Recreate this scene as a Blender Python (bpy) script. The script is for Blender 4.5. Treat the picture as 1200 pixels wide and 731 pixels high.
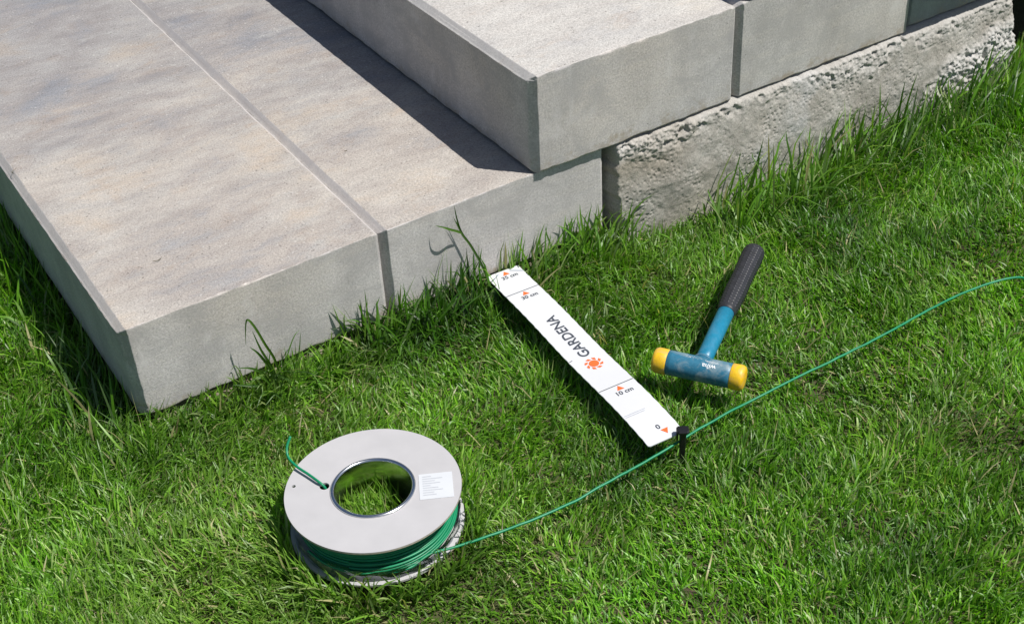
import bpy, math
import numpy as np
from mathutils import Matrix, Vector

# ------------------------------------------------------------------ clear
for o in list(bpy.data.objects):
    bpy.data.objects.remove(o, do_unlink=True)
SC = bpy.context.scene
COL = SC.collection
rng = np.random.default_rng(11)

# ------------------------------------------------------------------ camera
cam = bpy.data.cameras.new('camera')
cam.sensor_fit = 'HORIZONTAL'
cam.sensor_width = 36.0
cam.lens = 1631.69 / 1200.0 * 36.0
cam.clip_start = 0.02
cam.clip_end = 500
camo = bpy.data.objects.new('camera', cam)
COL.objects.link(camo)
RM = ((0.83994795, 0.35916776, -0.40679965),
      (-0.54059466, 0.48835259, -0.68503223),
      (-0.04737983, 0.79530514, 0.60435493))
camo.matrix_world = Matrix(((*RM[0], -0.2280), (*RM[1], -1.15281), (*RM[2], 0.95082), (0, 0, 0, 1)))
SC.camera = camo

# ------------------------------------------------------------------ sky and sun
SUN = Vector((0.3262, -0.3561, 0.8756)).normalized()
w = bpy.data.worlds.new('World'); SC.world = w; w.use_nodes = True
nt = w.node_tree
sky = nt.nodes.new('ShaderNodeTexSky'); sky.sky_type = 'NISHITA'; sky.sun_disc = False
sky.sun_elevation = math.asin(SUN.z)
sky.sun_rotation = math.atan2(SUN.x, SUN.y)
bg = nt.nodes['Background']
nt.links.new(sky.outputs[0], bg.inputs['Color']); bg.inputs['Strength'].default_value = 0.055
sl = bpy.data.lights.new('sun', 'SUN'); sl.energy = 4.6; sl.angle = math.radians(0.53); sl.color = (1.0, 0.965, 0.91)
so = bpy.data.objects.new('sun', sl); COL.objects.link(so)
so.rotation_euler = SUN.to_track_quat('Z', 'Y').to_euler(); so.location = (2, -2, 6)
SC.view_settings.view_transform = 'Standard'; SC.view_settings.look = 'None'
SC.view_settings.exposure = 0.22; SC.view_settings.gamma = 1.0
SC.view_settings.use_curve_mapping = False

# ------------------------------------------------------------------ helpers
def tag(o, label=None, cat=None, group=None, kind=None):
    if label: o['label'] = label
    if cat: o['category'] = cat
    if group: o['group'] = group
    if kind: o['kind'] = kind
    return o

def empty(name, loc, mat=None):
    o = bpy.data.objects.new(name, None); COL.objects.link(o)
    o.empty_display_size = 0.02
    o.matrix_world = mat if mat is not None else Matrix.Translation(loc)
    return o

def link_mesh(name, me, mat=None, parent=None, smooth=False):
    if mat is not None:
        me.materials.clear(); me.materials.append(mat)
    if smooth:
        me.polygons.foreach_set('use_smooth', [True] * len(me.polygons))
    o = bpy.data.objects.new(name, me); COL.objects.link(o)
    if parent is not None:
        o.parent = parent           # coordinates are given in the parent's own frame
    return o

def pymesh(name, v, f, mat, parent=None, smooth=False):
    me = bpy.data.meshes.new(name)
    me.from_pydata([tuple(map(float, p)) for p in v], [], [tuple(map(int, q)) for q in f]); me.update()
    return link_mesh(name, me, mat, parent, smooth)

def npmesh(name, V, F, mat, parent=None, smooth=False, attrs=None):
    """V (n,3), F (m,k) constant k"""
    me = bpy.data.meshes.new(name)
    V = np.asarray(V, np.float32); F = np.asarray(F, np.int32)
    k = F.shape[1]
    me.vertices.add(len(V)); me.vertices.foreach_set('co', V.ravel())
    me.loops.add(F.size); me.loops.foreach_set('vertex_index', F.ravel())
    me.polygons.add(len(F)); me.polygons.foreach_set('loop_start', np.arange(0, F.size, k, dtype=np.int32))
    me.update(calc_edges=True)
    for an, data in (attrs or {}).items():
        if data.ndim == 2:
            a = me.attributes.new(an, 'FLOAT_COLOR', 'POINT')
            a.data.foreach_set('color', np.c_[data, np.ones(len(data))].astype(np.float32).ravel())
        else:
            a = me.attributes.new(an, 'FLOAT', 'POINT'); a.data.foreach_set('value', data.astype(np.float32))
    return link_mesh(name, me, mat, parent, smooth)

def tube(pts, r, n=8, cap=True):
    """sweep; pts (k,3), r scalar or (k,)"""
    P = np.asarray(pts, float); k = len(P); r = np.broadcast_to(r, (k,))
    T = np.gradient(P, axis=0); T /= np.linalg.norm(T, axis=1)[:, None] + 1e-12
    up = np.array([0, 0, 1.0]) if abs(T[0][2]) < .9 else np.array([1.0, 0, 0])
    N = np.cross(T[0], up); N /= np.linalg.norm(N)
    V = []; F = []
    for i in range(k):
        N = N - T[i] * (N @ T[i]); N /= np.linalg.norm(N) + 1e-12
        B = np.cross(T[i], N)
        for j in range(n):
            a = 2 * math.pi * j / n
            V.append(P[i] + r[i] * (math.cos(a) * N + math.sin(a) * B))
    for i in range(k - 1):
        for j in range(n):
            F.append((i * n + j, i * n + (j + 1) % n, (i + 1) * n + (j + 1) % n, (i + 1) * n + j))
    if cap:
        F.append(tuple(range(n - 1, -1, -1))); F.append(tuple((k - 1) * n + j for j in range(n)))
    return V, F

def lathe(prof, n=64, closed=False):
    """prof list of (r,z) spun about z"""
    V = []; F = []; k = len(prof)
    for i in range(n):
        a = 2 * math.pi * i / n
        for (r, z) in prof: V.append((r * math.cos(a), r * math.sin(a), z))
    kk = k if closed else k - 1
    for i in range(n):
        i2 = (i + 1) % n
        for j in range(kk):
            j2 = (j + 1) % k
            F.append((i * k + j, i2 * k + j, i2 * k + j2, i * k + j2))
    return V, F

def merge(*vf):
    V = []; F = []
    for v, f in vf:
        b = len(V); V += list(v); F += [tuple(i + b for i in q) for q in f]
    return V, F

def catmull(pts, m=12):
    P = np.asarray(pts, float); P = np.vstack([2 * P[0] - P[1], P, 2 * P[-1] - P[-2]])
    out = []
    for i in range(1, len(P) - 2):
        for t in np.linspace(0, 1, m, endpoint=False):
            a, b, c, d = P[i - 1:i + 3]
            out.append(.5 * (2 * b + (c - a) * t + (2 * a - 5 * b + 4 * c - d) * t * t + (3 * b - a - 3 * c + d) * t ** 3))
    out.append(P[-2]); return np.array(out)

# value noise
_perm = np.random.default_rng(3).random((256, 256))
def vnoise(x, y, seed=0):
    x = np.asarray(x, float) + seed * 17.31; y = np.asarray(y, float) + seed * 9.17
    xi = np.floor(x).astype(int); yi = np.floor(y).astype(int)
    fx = x - xi; fy = y - yi; fx = fx * fx * (3 - 2 * fx); fy = fy * fy * (3 - 2 * fy)
    g = lambda a, b: _perm[a & 255, b & 255]
    return (g(xi, yi) * (1 - fx) + g(xi + 1, yi) * fx) * (1 - fy) + (g(xi, yi + 1) * (1 - fx) + g(xi + 1, yi + 1) * fx) * fy
def fbm(x, y, o=4, seed=0):
    s = 0; a = .5; t = 0
    for i in range(o):
        s = s + a * vnoise(np.asarray(x) * 2 ** i, np.asarray(y) * 2 ** i, seed + i * 3); t += a; a *= .5
    return s / t            # 0..1
def cells(x, y, seed=0):
    """distance to nearest random point and that cell's random value"""
    xi = np.floor(x).astype(int); yi = np.floor(y).astype(int)
    best = np.full(np.shape(x), 9.0); val = np.zeros(np.shape(x))
    for dx in (-1, 0, 1):
        for dy in (-1, 0, 1):
            cx = xi + dx; cy = yi + dy
            px = cx + _perm[(cx + seed * 7) & 255, cy & 255]; py = cy + _perm[cx & 255, (cy + 91 + seed * 5) & 255]
            d = np.hypot(x - px, y - py); m = d < best
            best = np.where(m, d, best); val = np.where(m, _perm[(cx + 37) & 255, (cy + 11 + seed) & 255], val)
    return best, val

# materials
class NT:
    def __init__(s, name):
        s.m = bpy.data.materials.new(name); s.m.use_nodes = True
        s.t = s.m.node_tree; s.b = s.t.nodes['Principled BSDF']; s.out = s.t.nodes['Material Output']
    def n(s, t, **k):
        o = s.t.nodes.new(t)
        for a, v in k.items(): setattr(o, a, v)
        return o
    def l(s, a, b): s.t.links.new(a, b)
    def geo(s): return s.n('ShaderNodeNewGeometry')
    def noise(s, vec, scale, detail=4, rough=.55, dist=0):
        o = s.n('ShaderNodeTexNoise'); o.inputs['Scale'].default_value = scale; o.inputs['Detail'].default_value = detail
        o.inputs['Roughness'].default_value = rough; o.inputs['Distortion'].default_value = dist
        if vec is not None: s.l(vec, o.inputs['Vector'])
        return o.outputs['Fac']
    def vor(s, vec, scale, feature='F1', out='Distance'):
        o = s.n('ShaderNodeTexVoronoi', feature=feature); o.inputs['Scale'].default_value = scale
        s.l(vec, o.inputs['Vector']); return o.outputs[out]
    def ramp(s, fac, stops, interp='LINEAR'):
        o = s.n('ShaderNodeValToRGB'); o.color_ramp.interpolation = interp
        e = o.color_ramp.elements
        while len(e) < len(stops): e.new(.5)
        for i, (p, c) in enumerate(stops):
            e[i].position = p; e[i].color = (*c, 1) if len(c) == 3 else c
        s.l(fac, o.inputs['Fac']); return o.outputs['Color']
    def mix(s, fac, a, b, mode='MIX'):
        o = s.n('ShaderNodeMix', data_type='RGBA', blend_type=mode)
        for sock, v in ((o.inputs[0], fac), (o.inputs[6], a), (o.inputs[7], b)):
            if hasattr(v, 'links'): s.l(v, sock)
            elif isinstance(v, (int, float)): sock.default_value = v if sock.type == 'VALUE' else (v, v, v, 1)
            else: sock.default_value = (*v, 1)
        return o.outputs[2]
    def math(s, op, a, b=0.0, clamp=False):
        o = s.n('ShaderNodeMath', operation=op, use_clamp=clamp)
        for i, v in enumerate((a, b)):
            if hasattr(v, 'links'): s.l(v, o.inputs[i])
            else: o.inputs[i].default_value = v
        return o.outputs[0]
    def mapping(s, vec, scale=(1, 1, 1), rot=(0, 0, 0), loc=(0, 0, 0)):
        o = s.n('ShaderNodeMapping'); s.l(vec, o.inputs['Vector'])
        o.inputs['Scale'].default_value = scale; o.inputs['Rotation'].default_value = rot; o.inputs['Location'].default_value = loc
        return o.outputs[0]
    def bump(s, h, strength=.4, dist=.001, prev=None):
        o = s.n('ShaderNodeBump'); o.inputs['Strength'].default_value = strength; o.inputs['Distance'].default_value = dist
        s.l(h, o.inputs['Height'])
        if prev is not None: s.l(prev, o.inputs['Normal'])
        s.l(o.outputs[0], s.b.inputs['Normal']); return o.outputs[0]
    def col(s, c):
        if hasattr(c, 'links'): s.l(c, s.b.inputs['Base Color'])
        else: s.b.inputs['Base Color'].default_value = (*c, 1)
    def set(s, **k):
        for a, v in k.items():
            sock = s.b.inputs[a.replace('_', ' ')]
            if hasattr(v, 'links'): s.l(v, sock)
            else: sock.default_value = v

def plain(name, c, rough=.5, metal=0.0, var=.06, scale=60, bump=0.0, spec=.5, bscale=900):
    m = NT(name); tc = m.n('ShaderNodeTexCoord').outputs['Object']
    f = m.noise(tc, scale, 5)
    lo = tuple(x * (1 - var) for x in c); hi = tuple(min(1, x * (1 + var)) for x in c)
    m.col(m.ramp(f, [(.3, lo), (.7, hi)]))
    m.set(Roughness=rough, Metallic=metal)
    m.b.inputs['Specular IOR Level'].default_value = spec
    if bump: m.bump(m.noise(tc, bscale, 3), bump, .0004)
    return m.m

def concrete_block_mat(name, top_cols, loc, side=(.500, .478, .472), streak=1.0, topmul=1.0):
    m = NT(name)
    tc = m.n('ShaderNodeTexCoord').outputs['Object']
    g = m.geo()
    sep = m.n('ShaderNodeSeparateXYZ'); m.l(g.outputs['True Normal'], sep.inputs[0])
    pos = m.mapping(tc, loc=loc)
    # blended colour streaks that run across the block
    st = m.mapping(pos, scale=(3.2, 5.6, 5), rot=(0, 0, math.radians(-4)))
    f1 = m.noise(st, 1.5, 9, .70, .25)
    f2 = m.noise(m.mapping(pos, scale=(1, 3, 3), rot=(0, 0, math.radians(-9)), loc=(3.1, 1.7, 0)), 4.2, 9, .70, .2)
    f3 = m.noise(m.mapping(pos, scale=(9, 22, 10), loc=(7, 2, 1), rot=(0, 0, math.radians(-5))), 2.0, 6, .65)
    c = m.ramp(f1, [(.36, top_cols[0]), (.46, top_cols[1]), (.55, top_cols[2]), (.66, top_cols[3])])
    c2 = m.ramp(f2, [(.33, top_cols[2]), (.5, top_cols[1]), (.66, top_cols[0])])
    c = m.mix(.28, c, c2)
    c = m.mix(m.ramp(f3, [(.35, (0, 0, 0)), (.75, (1, 1, 1))]), c, m.mix(1.0, c, (.82, .80, .80), 'MULTIPLY'))
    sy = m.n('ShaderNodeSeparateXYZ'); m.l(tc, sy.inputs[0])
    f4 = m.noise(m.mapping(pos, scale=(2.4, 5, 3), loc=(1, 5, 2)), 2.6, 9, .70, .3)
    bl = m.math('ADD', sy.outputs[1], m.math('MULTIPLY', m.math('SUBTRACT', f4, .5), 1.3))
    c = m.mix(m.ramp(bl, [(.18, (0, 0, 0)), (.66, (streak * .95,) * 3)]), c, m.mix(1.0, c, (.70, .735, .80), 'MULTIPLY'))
    bw = m.noise(m.mapping(pos, scale=(3, 5, 3), loc=(8, 3, 1)), 4.4, 9, .72, .3)
    c = m.mix(m.ramp(bw, [(.55, (0, 0, 0)), (.70, (.6, .6, .6))]), c, m.mix(1.0, c, (.96, .84, .74), 'MULTIPLY'))
    gw = m.noise(m.mapping(pos, scale=(2.5, 5, 3), loc=(2, 9, 4)), 4.0, 9, .72, .3)
    c = m.mix(m.ramp(gw, [(.58, (0, 0, 0)), (.70, (.6, .6, .6))]), c, (.42, .42, .41))
    fine = m.noise(pos, 430, 6, .8)
    c = m.mix(1.0, c, m.ramp(fine, [(.33, (.60, .59, .58)), (.5, (1, 1, 1)), (.67, (1.28, 1.27, 1.26))]), 'MULTIPLY')
    # pale grains and dark pits
    grain = m.vor(pos, 270, out='Color'); gs = m.n('ShaderNodeSeparateColor'); m.l(grain, gs.inputs[0])
    gd = m.vor(pos, 270)
    spot = m.math('MULTIPLY', m.math('GREATER_THAN', gs.outputs[0], .955), m.math('LESS_THAN', gd, .34))
    c = m.mix(m.math('MULTIPLY', spot, .30), c, (.78, .76, .73))
    dk = m.math('MULTIPLY', m.math('GREATER_THAN', gs.outputs[1], .93), m.math('LESS_THAN', gd, m.math('MULTIPLY', gs.outputs[2], .36)))
    c = m.mix(m.math('MULTIPLY', dk, .6), c, (.15, .14, .13))
    # smooth cast side faces
    sp = m.mapping(tc, loc=(loc[1], loc[0], loc[2]))
    s1 = m.noise(m.mapping(sp, scale=(3, 3, 1.2)), 6, 6, .6, .3)
    s2 = m.noise(m.mapping(sp, scale=(2, 2, 14)), 7, 5, .6)
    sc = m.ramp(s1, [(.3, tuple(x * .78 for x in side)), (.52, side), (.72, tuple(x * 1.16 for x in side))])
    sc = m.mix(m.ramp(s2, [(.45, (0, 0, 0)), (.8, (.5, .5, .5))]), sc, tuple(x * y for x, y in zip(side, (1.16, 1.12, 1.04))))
    wm = m.noise(sp, 3.1, 3, .5)
    sc = m.mix(m.ramp(wm, [(.56, (0, 0, 0)), (.74, (.45, .45, .45))]), sc, tuple(x * y for x, y in zip(side, (1.18, 1.08, .94))))
    pd = m.vor(sp, 95); pc = m.vor(sp, 95, out='Color'); ps = m.n('ShaderNodeSeparateColor'); m.l(pc, ps.inputs[0])
    pit = m.math('MULTIPLY', m.math('GREATER_THAN', ps.outputs[0], .86), m.math('LESS_THAN', pd, m.math('MULTIPLY', ps.outputs[1], .17)))
    sc = m.mix(m.math('MULTIPLY', pit, .6), sc, (.13, .13, .125))
    sf = m.noise(sp, 400, 6, .8)
    sc = m.mix(1.0, sc, m.ramp(sf, [(.34, (.66, .66, .66)), (.5, (1, 1, 1)), (.66, (1.28, 1.28, 1.28))]), 'MULTIPLY')
    # tan crumbs and splashes of earth stuck to the lower rim
    szz = m.n('ShaderNodeSeparateXYZ'); m.l(tc, szz.inputs[0])
    spl = m.math('SUBTRACT', m.noise(sp, 38, 6, .75), m.math('MULTIPLY', szz.outputs[2], 9.0))
    sc = m.mix(m.ramp(spl, [(.42, (0, 0, 0)), (.56, (.75, .75, .75))]), sc, (.34, .285, .215))
    blot = m.noise(m.mapping(sp, scale=(1, 1, 1.6), loc=(2, 8, 5)), 17, 6, .68, .5)
    sc = m.mix(m.ramp(blot, [(.47, (0, 0, 0)), (.66, (.75, .75, .75))]), sc, tuple(x * .80 for x in side))
    eff = m.noise(m.mapping(sp, scale=(1, 1, .5), loc=(6, 1, 3)), 24, 6, .7, .4)
    sc = m.mix(m.ramp(eff, [(.58, (0, 0, 0)), (.72, (.6, .6, .6))]), sc, tuple(min(.7, x * 1.28) for x in side))
    # top face mask with a ragged rim
    up = m.math('GREATER_THAN', sep.outputs[2], .93)
    edge = m.math('MULTIPLY', m.math('MULTIPLY', m.math('GREATER_THAN', sep.outputs[2], .45), m.math('GREATER_THAN', m.math('ABSOLUTE', sep.outputs[0]), .3)), .9)
    sc = m.mix(edge, sc, m.mix(.5, c, tuple(x * 1.2 for x in side)))
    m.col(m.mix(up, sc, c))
    m.set(Roughness=.88); m.b.inputs['Specular IOR Level'].default_value = .25
    hgt = m.math('ADD', m.math('MULTIPLY', fine, .8), m.math('MULTIPLY', m.math('SUBTRACT', spot, dk), .5))
    hs = m.math('SUBTRACT', m.math('MULTIPLY', sf, .35), m.math('MULTIPLY', pit, 1.0))
    hm = m.n('ShaderNodeMix', data_type='FLOAT'); m.l(up, hm.inputs[0]); m.l(hs, hm.inputs[2]); m.l(hgt, hm.inputs[3])
    m.bump(hm.outputs[0], .75, .0016)
    return m.m

WARM = [(.325, .328, .340), (.418, .380, .348), (.498, .466, .424), (.540, .462, .376)]
PALE = [(.46, .455, .455), (.53, .515, .49), (.57, .55, .52), (.58, .54, .48)]

# ------------------------------------------------------------------ ground
S0 = -0.0305
def soil(x, y):
    z = S0 + .012 * (fbm(np.asarray(x) * 4, np.asarray(y) * 4, 3, 5) - .5)
    # the ground climbs a little towards the footing
    near = np.clip((np.asarray(y) + .22) / .22, 0, 1) * np.clip((np.asarray(x) - .55) / .25, 0, 1)
    return z + .004 * near

gx = np.concatenate([[-40, -12, -5], np.arange(-1.6, 2.6, .03), [5, 12, 40]])
gy = np.concatenate([[-40, -12, -5], np.arange(-1.8, 1.9, .03), [5, 12, 40]])
X, Y = np.meshgrid(gx, gy, indexing='ij'); Z = soil(X, Y)
ny = len(gy); idx = np.arange(len(gx) * ny).reshape(len(gx), ny)
F = np.stack([idx[:-1, :-1], idx[1:, :-1], idx[1:, 1:], idx[:-1, 1:]], -1).reshape(-1, 4)
m = NT('soil'); tc = m.n('ShaderNodeTexCoord').outputs['Object']
c = m.ramp(m.noise(tc, 60, 6, .7), [(.3, (.035, .027, .017)), (.55, (.075, .056, .034)), (.75, (.12, .095, .06))])
c = m.mix(m.ramp(m.noise(tc, 9, 4), [(.35, (0, 0, 0)), (.6, (.8, .8, .8))]), c, (.085, .105, .03))
m.col(c); m.set(Roughness=.95); m.bump(m.noise(tc, 130, 6, .7), .9, .004)
tag(npmesh('ground', np.stack([X, Y, Z], -1).reshape(-1, 3), F, m.m, smooth=True), kind='structure')

# ------------------------------------------------------------------ step blocks
H1 = .114
def ticks(a, b, step=.010, d0=True, d1=True):
    near = np.array([0, .0006, .0014, .0022, .003, .004, .005, .006, .007, .0078, .0086, .0094, .0105, .013])
    mid = np.arange(a + .018, b - .018, step)
    return np.unique(np.round(np.concatenate([a + near, mid, b - near]), 5))

def block(name, x0, x1, y0, y1, z0, z1, mat, label, ch=.0074, seed=0, group=None):
    cx, cy = (x0 + x1) / 2, y0
    xs = ticks(x0, x1, .006); ys = ticks(y0, y1, .009); zs = ticks(z0, z1, .008)
    Vs = []; Fs = []; base = 0
    def grid(A, B, fn, flip):
        nonlocal base
        a, b = np.meshgrid(A, B, indexing='ij'); P = fn(a, b).reshape(-1, 3)
        i = np.arange(len(A) * len(B)).reshape(len(A), len(B)) + base
        q = np.stack([i[:-1, :-1], i[1:, :-1], i[1:, 1:], i[:-1, 1:]], -1).reshape(-1, 4)
        if flip: q = q[:, ::-1]
        Vs.append(P); Fs.append(q); base += len(P)
    cst = lambda a, v: np.full_like(a, v)
    grid(xs, ys, lambda a, b: np.stack([a, b, cst(a, z1)], -1), False)
    grid(xs, ys, lambda a, b: np.stack([a, b, cst(a, z0)], -1), True)
    grid(xs, zs, lambda a, b: np.stack([a, cst(a, y0), b], -1), False)
    grid(xs, zs, lambda a, b: np.stack([a, cst(a, y1), b], -1), True)
    grid(ys, zs, lambda a, b: np.stack([cst(a, x0), a, b], -1), True)
    grid(ys, zs, lambda a, b: np.stack([cst(a, x1), a, b], -1), False)
    V = np.vstack(Vs); F = np.vstack(Fs)
    x, y, z = V[:, 0].copy(), V[:, 1].copy(), V[:, 2].copy()
    ox, oy, oz = x.copy(), y.copy(), z.copy()
    nA = lambda p, q, s: fbm(p * 55, q * 55, 3, seed + s) - .5      # wobble of the edges
    nB = lambda p, s: np.clip(vnoise(p * 210, p * 3.3, seed + s) - .62, 0, 1) * .006   # small chips
    def cham(u, v, c):                     # distances inwards from two faces -> amounts to push
        return np.clip(c - (u + v), 0, None) / 2
    # long top edges left and right
    d = cham(ox - x0, z1 - oz, ch + .0018 * nA(oy, oy * 0, 1) + .6 * nB(oy, 2)); x += d; z -= d
    d = cham(x1 - ox, z1 - oz, ch * .6 + .0018 * nA(oy, oy * 0, 3)); x -= d; z -= d
    # upright front edges
    u = x - x0; v = oy - y0
    d = np.clip(ch * 1.2 + .0012 * nA(oz, oz * 0, 4) + .7 * nB(oz, 5) - (1.14 * u + .86 * v), 0, None) / 2.04; x += d * 1.14; y += d * .86
    d = cham(x1 - x, oy - y0, ch * .6 + .0012 * nA(oz, oz * 0, 6) + .3 * nB(oz, 7)); x -= d; y += d
    # ragged cast rim along the top front
    d = cham(y - y0, z1 - z, .0001 + .0005 * nA(ox, ox * 0, 8) + .0026 * (vnoise(ox * 300, ox * 0, seed + 15) - .5) + 1.1 * nB(ox, 9)); y += d; z -= d
    # bottom front edge, slightly crumbled
    d = cham(y - y0, oz - z0, .0012 + .004 * nA(ox, ox * 0, 10) + .9 * nB(ox, 11)); y += d; z += d
    d = cham(x - x0, z - z0, .0022 + .004 * nA(oy, oy * 0, 16) + .8 * nB(oy, 17)); x += d; z += d
    # casting fins along the rims of the left face
    lf = np.abs(ox - x0) < 1e-6
    fin = .0010 * np.clip((oy - y0 - ch - .001) / .02, 0, 1) * np.exp(-((oz - (z1 - ch)) / .0010) ** 2) * (.55 + .9 * np.clip(vnoise(oy * 160, oy * 0, seed + 12), 0, 1))
    fin2 = .0012 * np.exp(-((oy - (y0 + ch)) / .0010) ** 2) * np.clip(vnoise(oz * 260, oz * 0, seed + 13) * 2 - .6, 0, 1)
    x -= np.where(lf, fin + fin2, 0)
    # very slight unevenness of the faces
    topm = np.abs(oz - z1) < 1e-6
    z += np.where(topm, .0008 * (fbm(ox * 14, oy * 14, 3, seed + 20) - .5), 0)
    fr = np.abs(oy - y0) < 1e-6
    y += np.where(fr, .0008 * (fbm(ox * 12, oz * 12, 3, seed + 21) - .5), 0)
    V = np.stack([x - cx, y - cy, z - z0], -1)
    o = npmesh(name, V, F, mat)
    o.location = (cx, cy, z0)
    tag(o, label, 'concrete block', group)
    return o

MB = [concrete_block_mat('concrete_warm', WARM, (.3, .15, 0)),
      concrete_block_mat('concrete_warm_second', WARM, (2.7, 4.35, 1)),
      concrete_block_mat('concrete_pale', PALE, (5.1, 1.3, 2), side=(.492, .474, .470)),
      concrete_block_mat('concrete_pale_second', PALE, (8.3, 6.1, 3), side=(.496, .478, .466)),
      concrete_block_mat('concrete_pale_shade_tint', PALE, (1.9, 9.2, 5), side=(.34, .35, .36))]  # darker, bluer sides: shade is put into the colour here
GAP = .0012
block('concrete_block', 0, .2962 - GAP, 0, 1.20, 0, H1, MB[0],
      'broad grey-beige slab of the lowest step, its free corner standing in the lawn', seed=1)
block('concrete_block', .2962 + GAP, .595, .0005, 1.20, .0, H1 - .0005, MB[1],
      'lowest-step slab half covered by the block stacked on it, behind the white ruler', seed=2)
R2 = .1158
block('concrete_block', .494, .7845, -.0060, 1.19, R2, .2384, MB[2],
      'light grey block stacked on the lower slabs, casting a long dark shadow', seed=3)
block('concrete_block', .7872, 1.0800, -.0052, 1.19, R2 + .0004, .2388, MB[3],
      'pale concrete block above the crumbling footing, middle of the second row', seed=4)
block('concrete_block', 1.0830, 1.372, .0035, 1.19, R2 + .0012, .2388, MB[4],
      'concrete block with bluish shade put into its colour, set back at the end of the second row', seed=5)
block('concrete_block', 1.375, 1.665, -.004, 1.19, R2 + .0004, .2386, MB[2],  # added block, there to shade the recess past the footing
      'pale block added beyond the set-back one to shade the recess past the footing', seed=8)
block('concrete_block', .7955, 1.089, -.0065, 1.18, .2405, .362, MB[3],
      'topmost step block whose shadow tip crosses the second step', seed=6)
block('concrete_block', 1.112, 1.41, -.058, 1.18, .2405, .362, MB[4],  # unseen; the overhang is added to throw shade on the block beneath
      'unseen topmost block, its overhang added to shade the set-back block below it', seed=7)

# sand and mortar bed below the lower slabs
m = NT('bedding_sand'); tc = m.n('ShaderNodeTexCoord').outputs['Object']
m.col(m.ramp(m.noise(tc, 140, 6, .7), [(.3, (.13, .105, .07)), (.5, (.27, .23, .17)), (.7, (.42, .37, .29))]))
m.set(Roughness=.95); m.bump(m.noise(tc, 260, 6, .75), 1.0, .003)
bx = np.arange(.012, .592, .004); by = np.concatenate([np.arange(-.008, .03, .004), [1.19]])
X, Y = np.meshgrid(bx, by, indexing='ij')
Z = np.where(Y < .010, -.004 - np.clip(.010 - Y, 0, 1) * (.6 + 1.2 * fbm(X * 30, X * 0, 3, 8)) + .010 * (fbm(X * 90, Y * 90, 3, 4) - .55), -.0025)
Z[:, 0] = -.06
idx = np.arange(X.size).reshape(X.shape)
F = np.stack([idx[:-1, :-1], idx[1:, :-1], idx[1:, 1:], idx[:-1, 1:]], -1).reshape(-1, 4)
tag(npmesh('sand_bed', np.stack([X, Y, Z], -1).reshape(-1, 3), F, m.m), kind='structure')

# ------------------------------------------------------------------ crumbling footing
FX0, FX1, FZ0, FZ1 = .601, 1.303, -.075, .1145
xs = np.arange(FX0, FX1, .0011); zs = np.linspace(FZ0, FZ1, 172)
X, Z = np.meshgrid(xs, zs, indexing='ij')
wob = fbm(X * 18, Z * 18, 3, 31) - .5
y = -.007 - (.003 + .012 * np.clip((X - .61) / .10, 0, 1)) * np.clip((FZ1 - .004 - Z) / .07, 0, 1) ** .8 - .004 * np.clip(-Z / .05, 0, 1) + .007 * (fbm(X * 7, Z * 7, 3, 30) - .5) + .0035 * (fbm(X * 60, Z * 60, 3, 32) - .5)
# open pores of the lean concrete
d, v = cells(X * 230, Z * 230, 1)
y += np.where(v > .55, .0014 * np.clip(.5 - d, 0, 1) / .5 * (.3 + v) * np.clip(fbm(X * 25, Z * 25, 3, 55) * 3 - .9, 0, 1.4), 0)
# squeezed-out mortar ridge below the blocks
ztop = Z - (FZ1 - .032) + .022 * (fbm(X * 22, X * 0, 3, 34) - .5) * 2
ridge = np.clip(ztop / .020, 0, 1)
d1, v1 = cells(X * 175, Z * 175, 2); d2, v2 = cells(X * 330, Z * 330, 3)
lump = .0055 * np.clip(1 - d1 * 1.25, 0, 1) * (.25 + v1) + .003 * np.clip(1 - d2 * 1.3, 0, 1) * (.3 + v2)
holes = np.clip(vnoise(X * 120, Z * 150, 35) - .60, 0, 1) * .05
y += ridge * (.35 + 1.25 * fbm(X * 15, Z * 8, 3, 48)) * (-.0005 - lump * .45 + holes * .45 + .006 * (fbm(X * 40, Z * 40, 3, 36) - .5))
# the lip falls back again right under the block
y += .010 * np.clip((Z - (FZ1 - .005)) / .005, 0, 1) ** 1.5
# pale mortar smear at the right
pm = (X - 1.075) / .20
patch = np.clip((fbm(X * 16, Z * 16, 4, 40) - .5) * 3.2 + 1.15 - np.abs((X - 1.20) / .135) ** 2.2 - np.abs((Z - (.030 + .10 * (X - 1.2))) / .037) ** 2.2, 0, 1)
y += patch * (-.002 - lump * .7 + .007 * (fbm(X * 35, Z * 35, 3, 41) - .5) + holes * .5)
# foot of white lumps along the grass
foot = np.clip((fbm(X * 26, Z * 30, 3, 45) - .50) * 5, 0, 1) * np.clip(1 - np.abs((Z - .005) / .028), 0, 1) * np.clip((X - .9) / .1, 0, 1)
y += foot * (-.002 - lump * .6)
# ends: ragged left end, rounded right end
y += .035 * np.clip(1 - (X - FX0 - .009 * fbm(Z * 60, Z * 0, 4, 44)) / .006, 0, 1) ** 1.4
y += .05 * np.clip((X - (FX1 - .035)) / .035, 0, 1) ** 2.6
mort = np.clip(np.maximum(np.maximum(ridge * (.1 + .65 * fbm(X * 12, Z * 12, 3, 47)), patch), foot), 0, 1)
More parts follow.
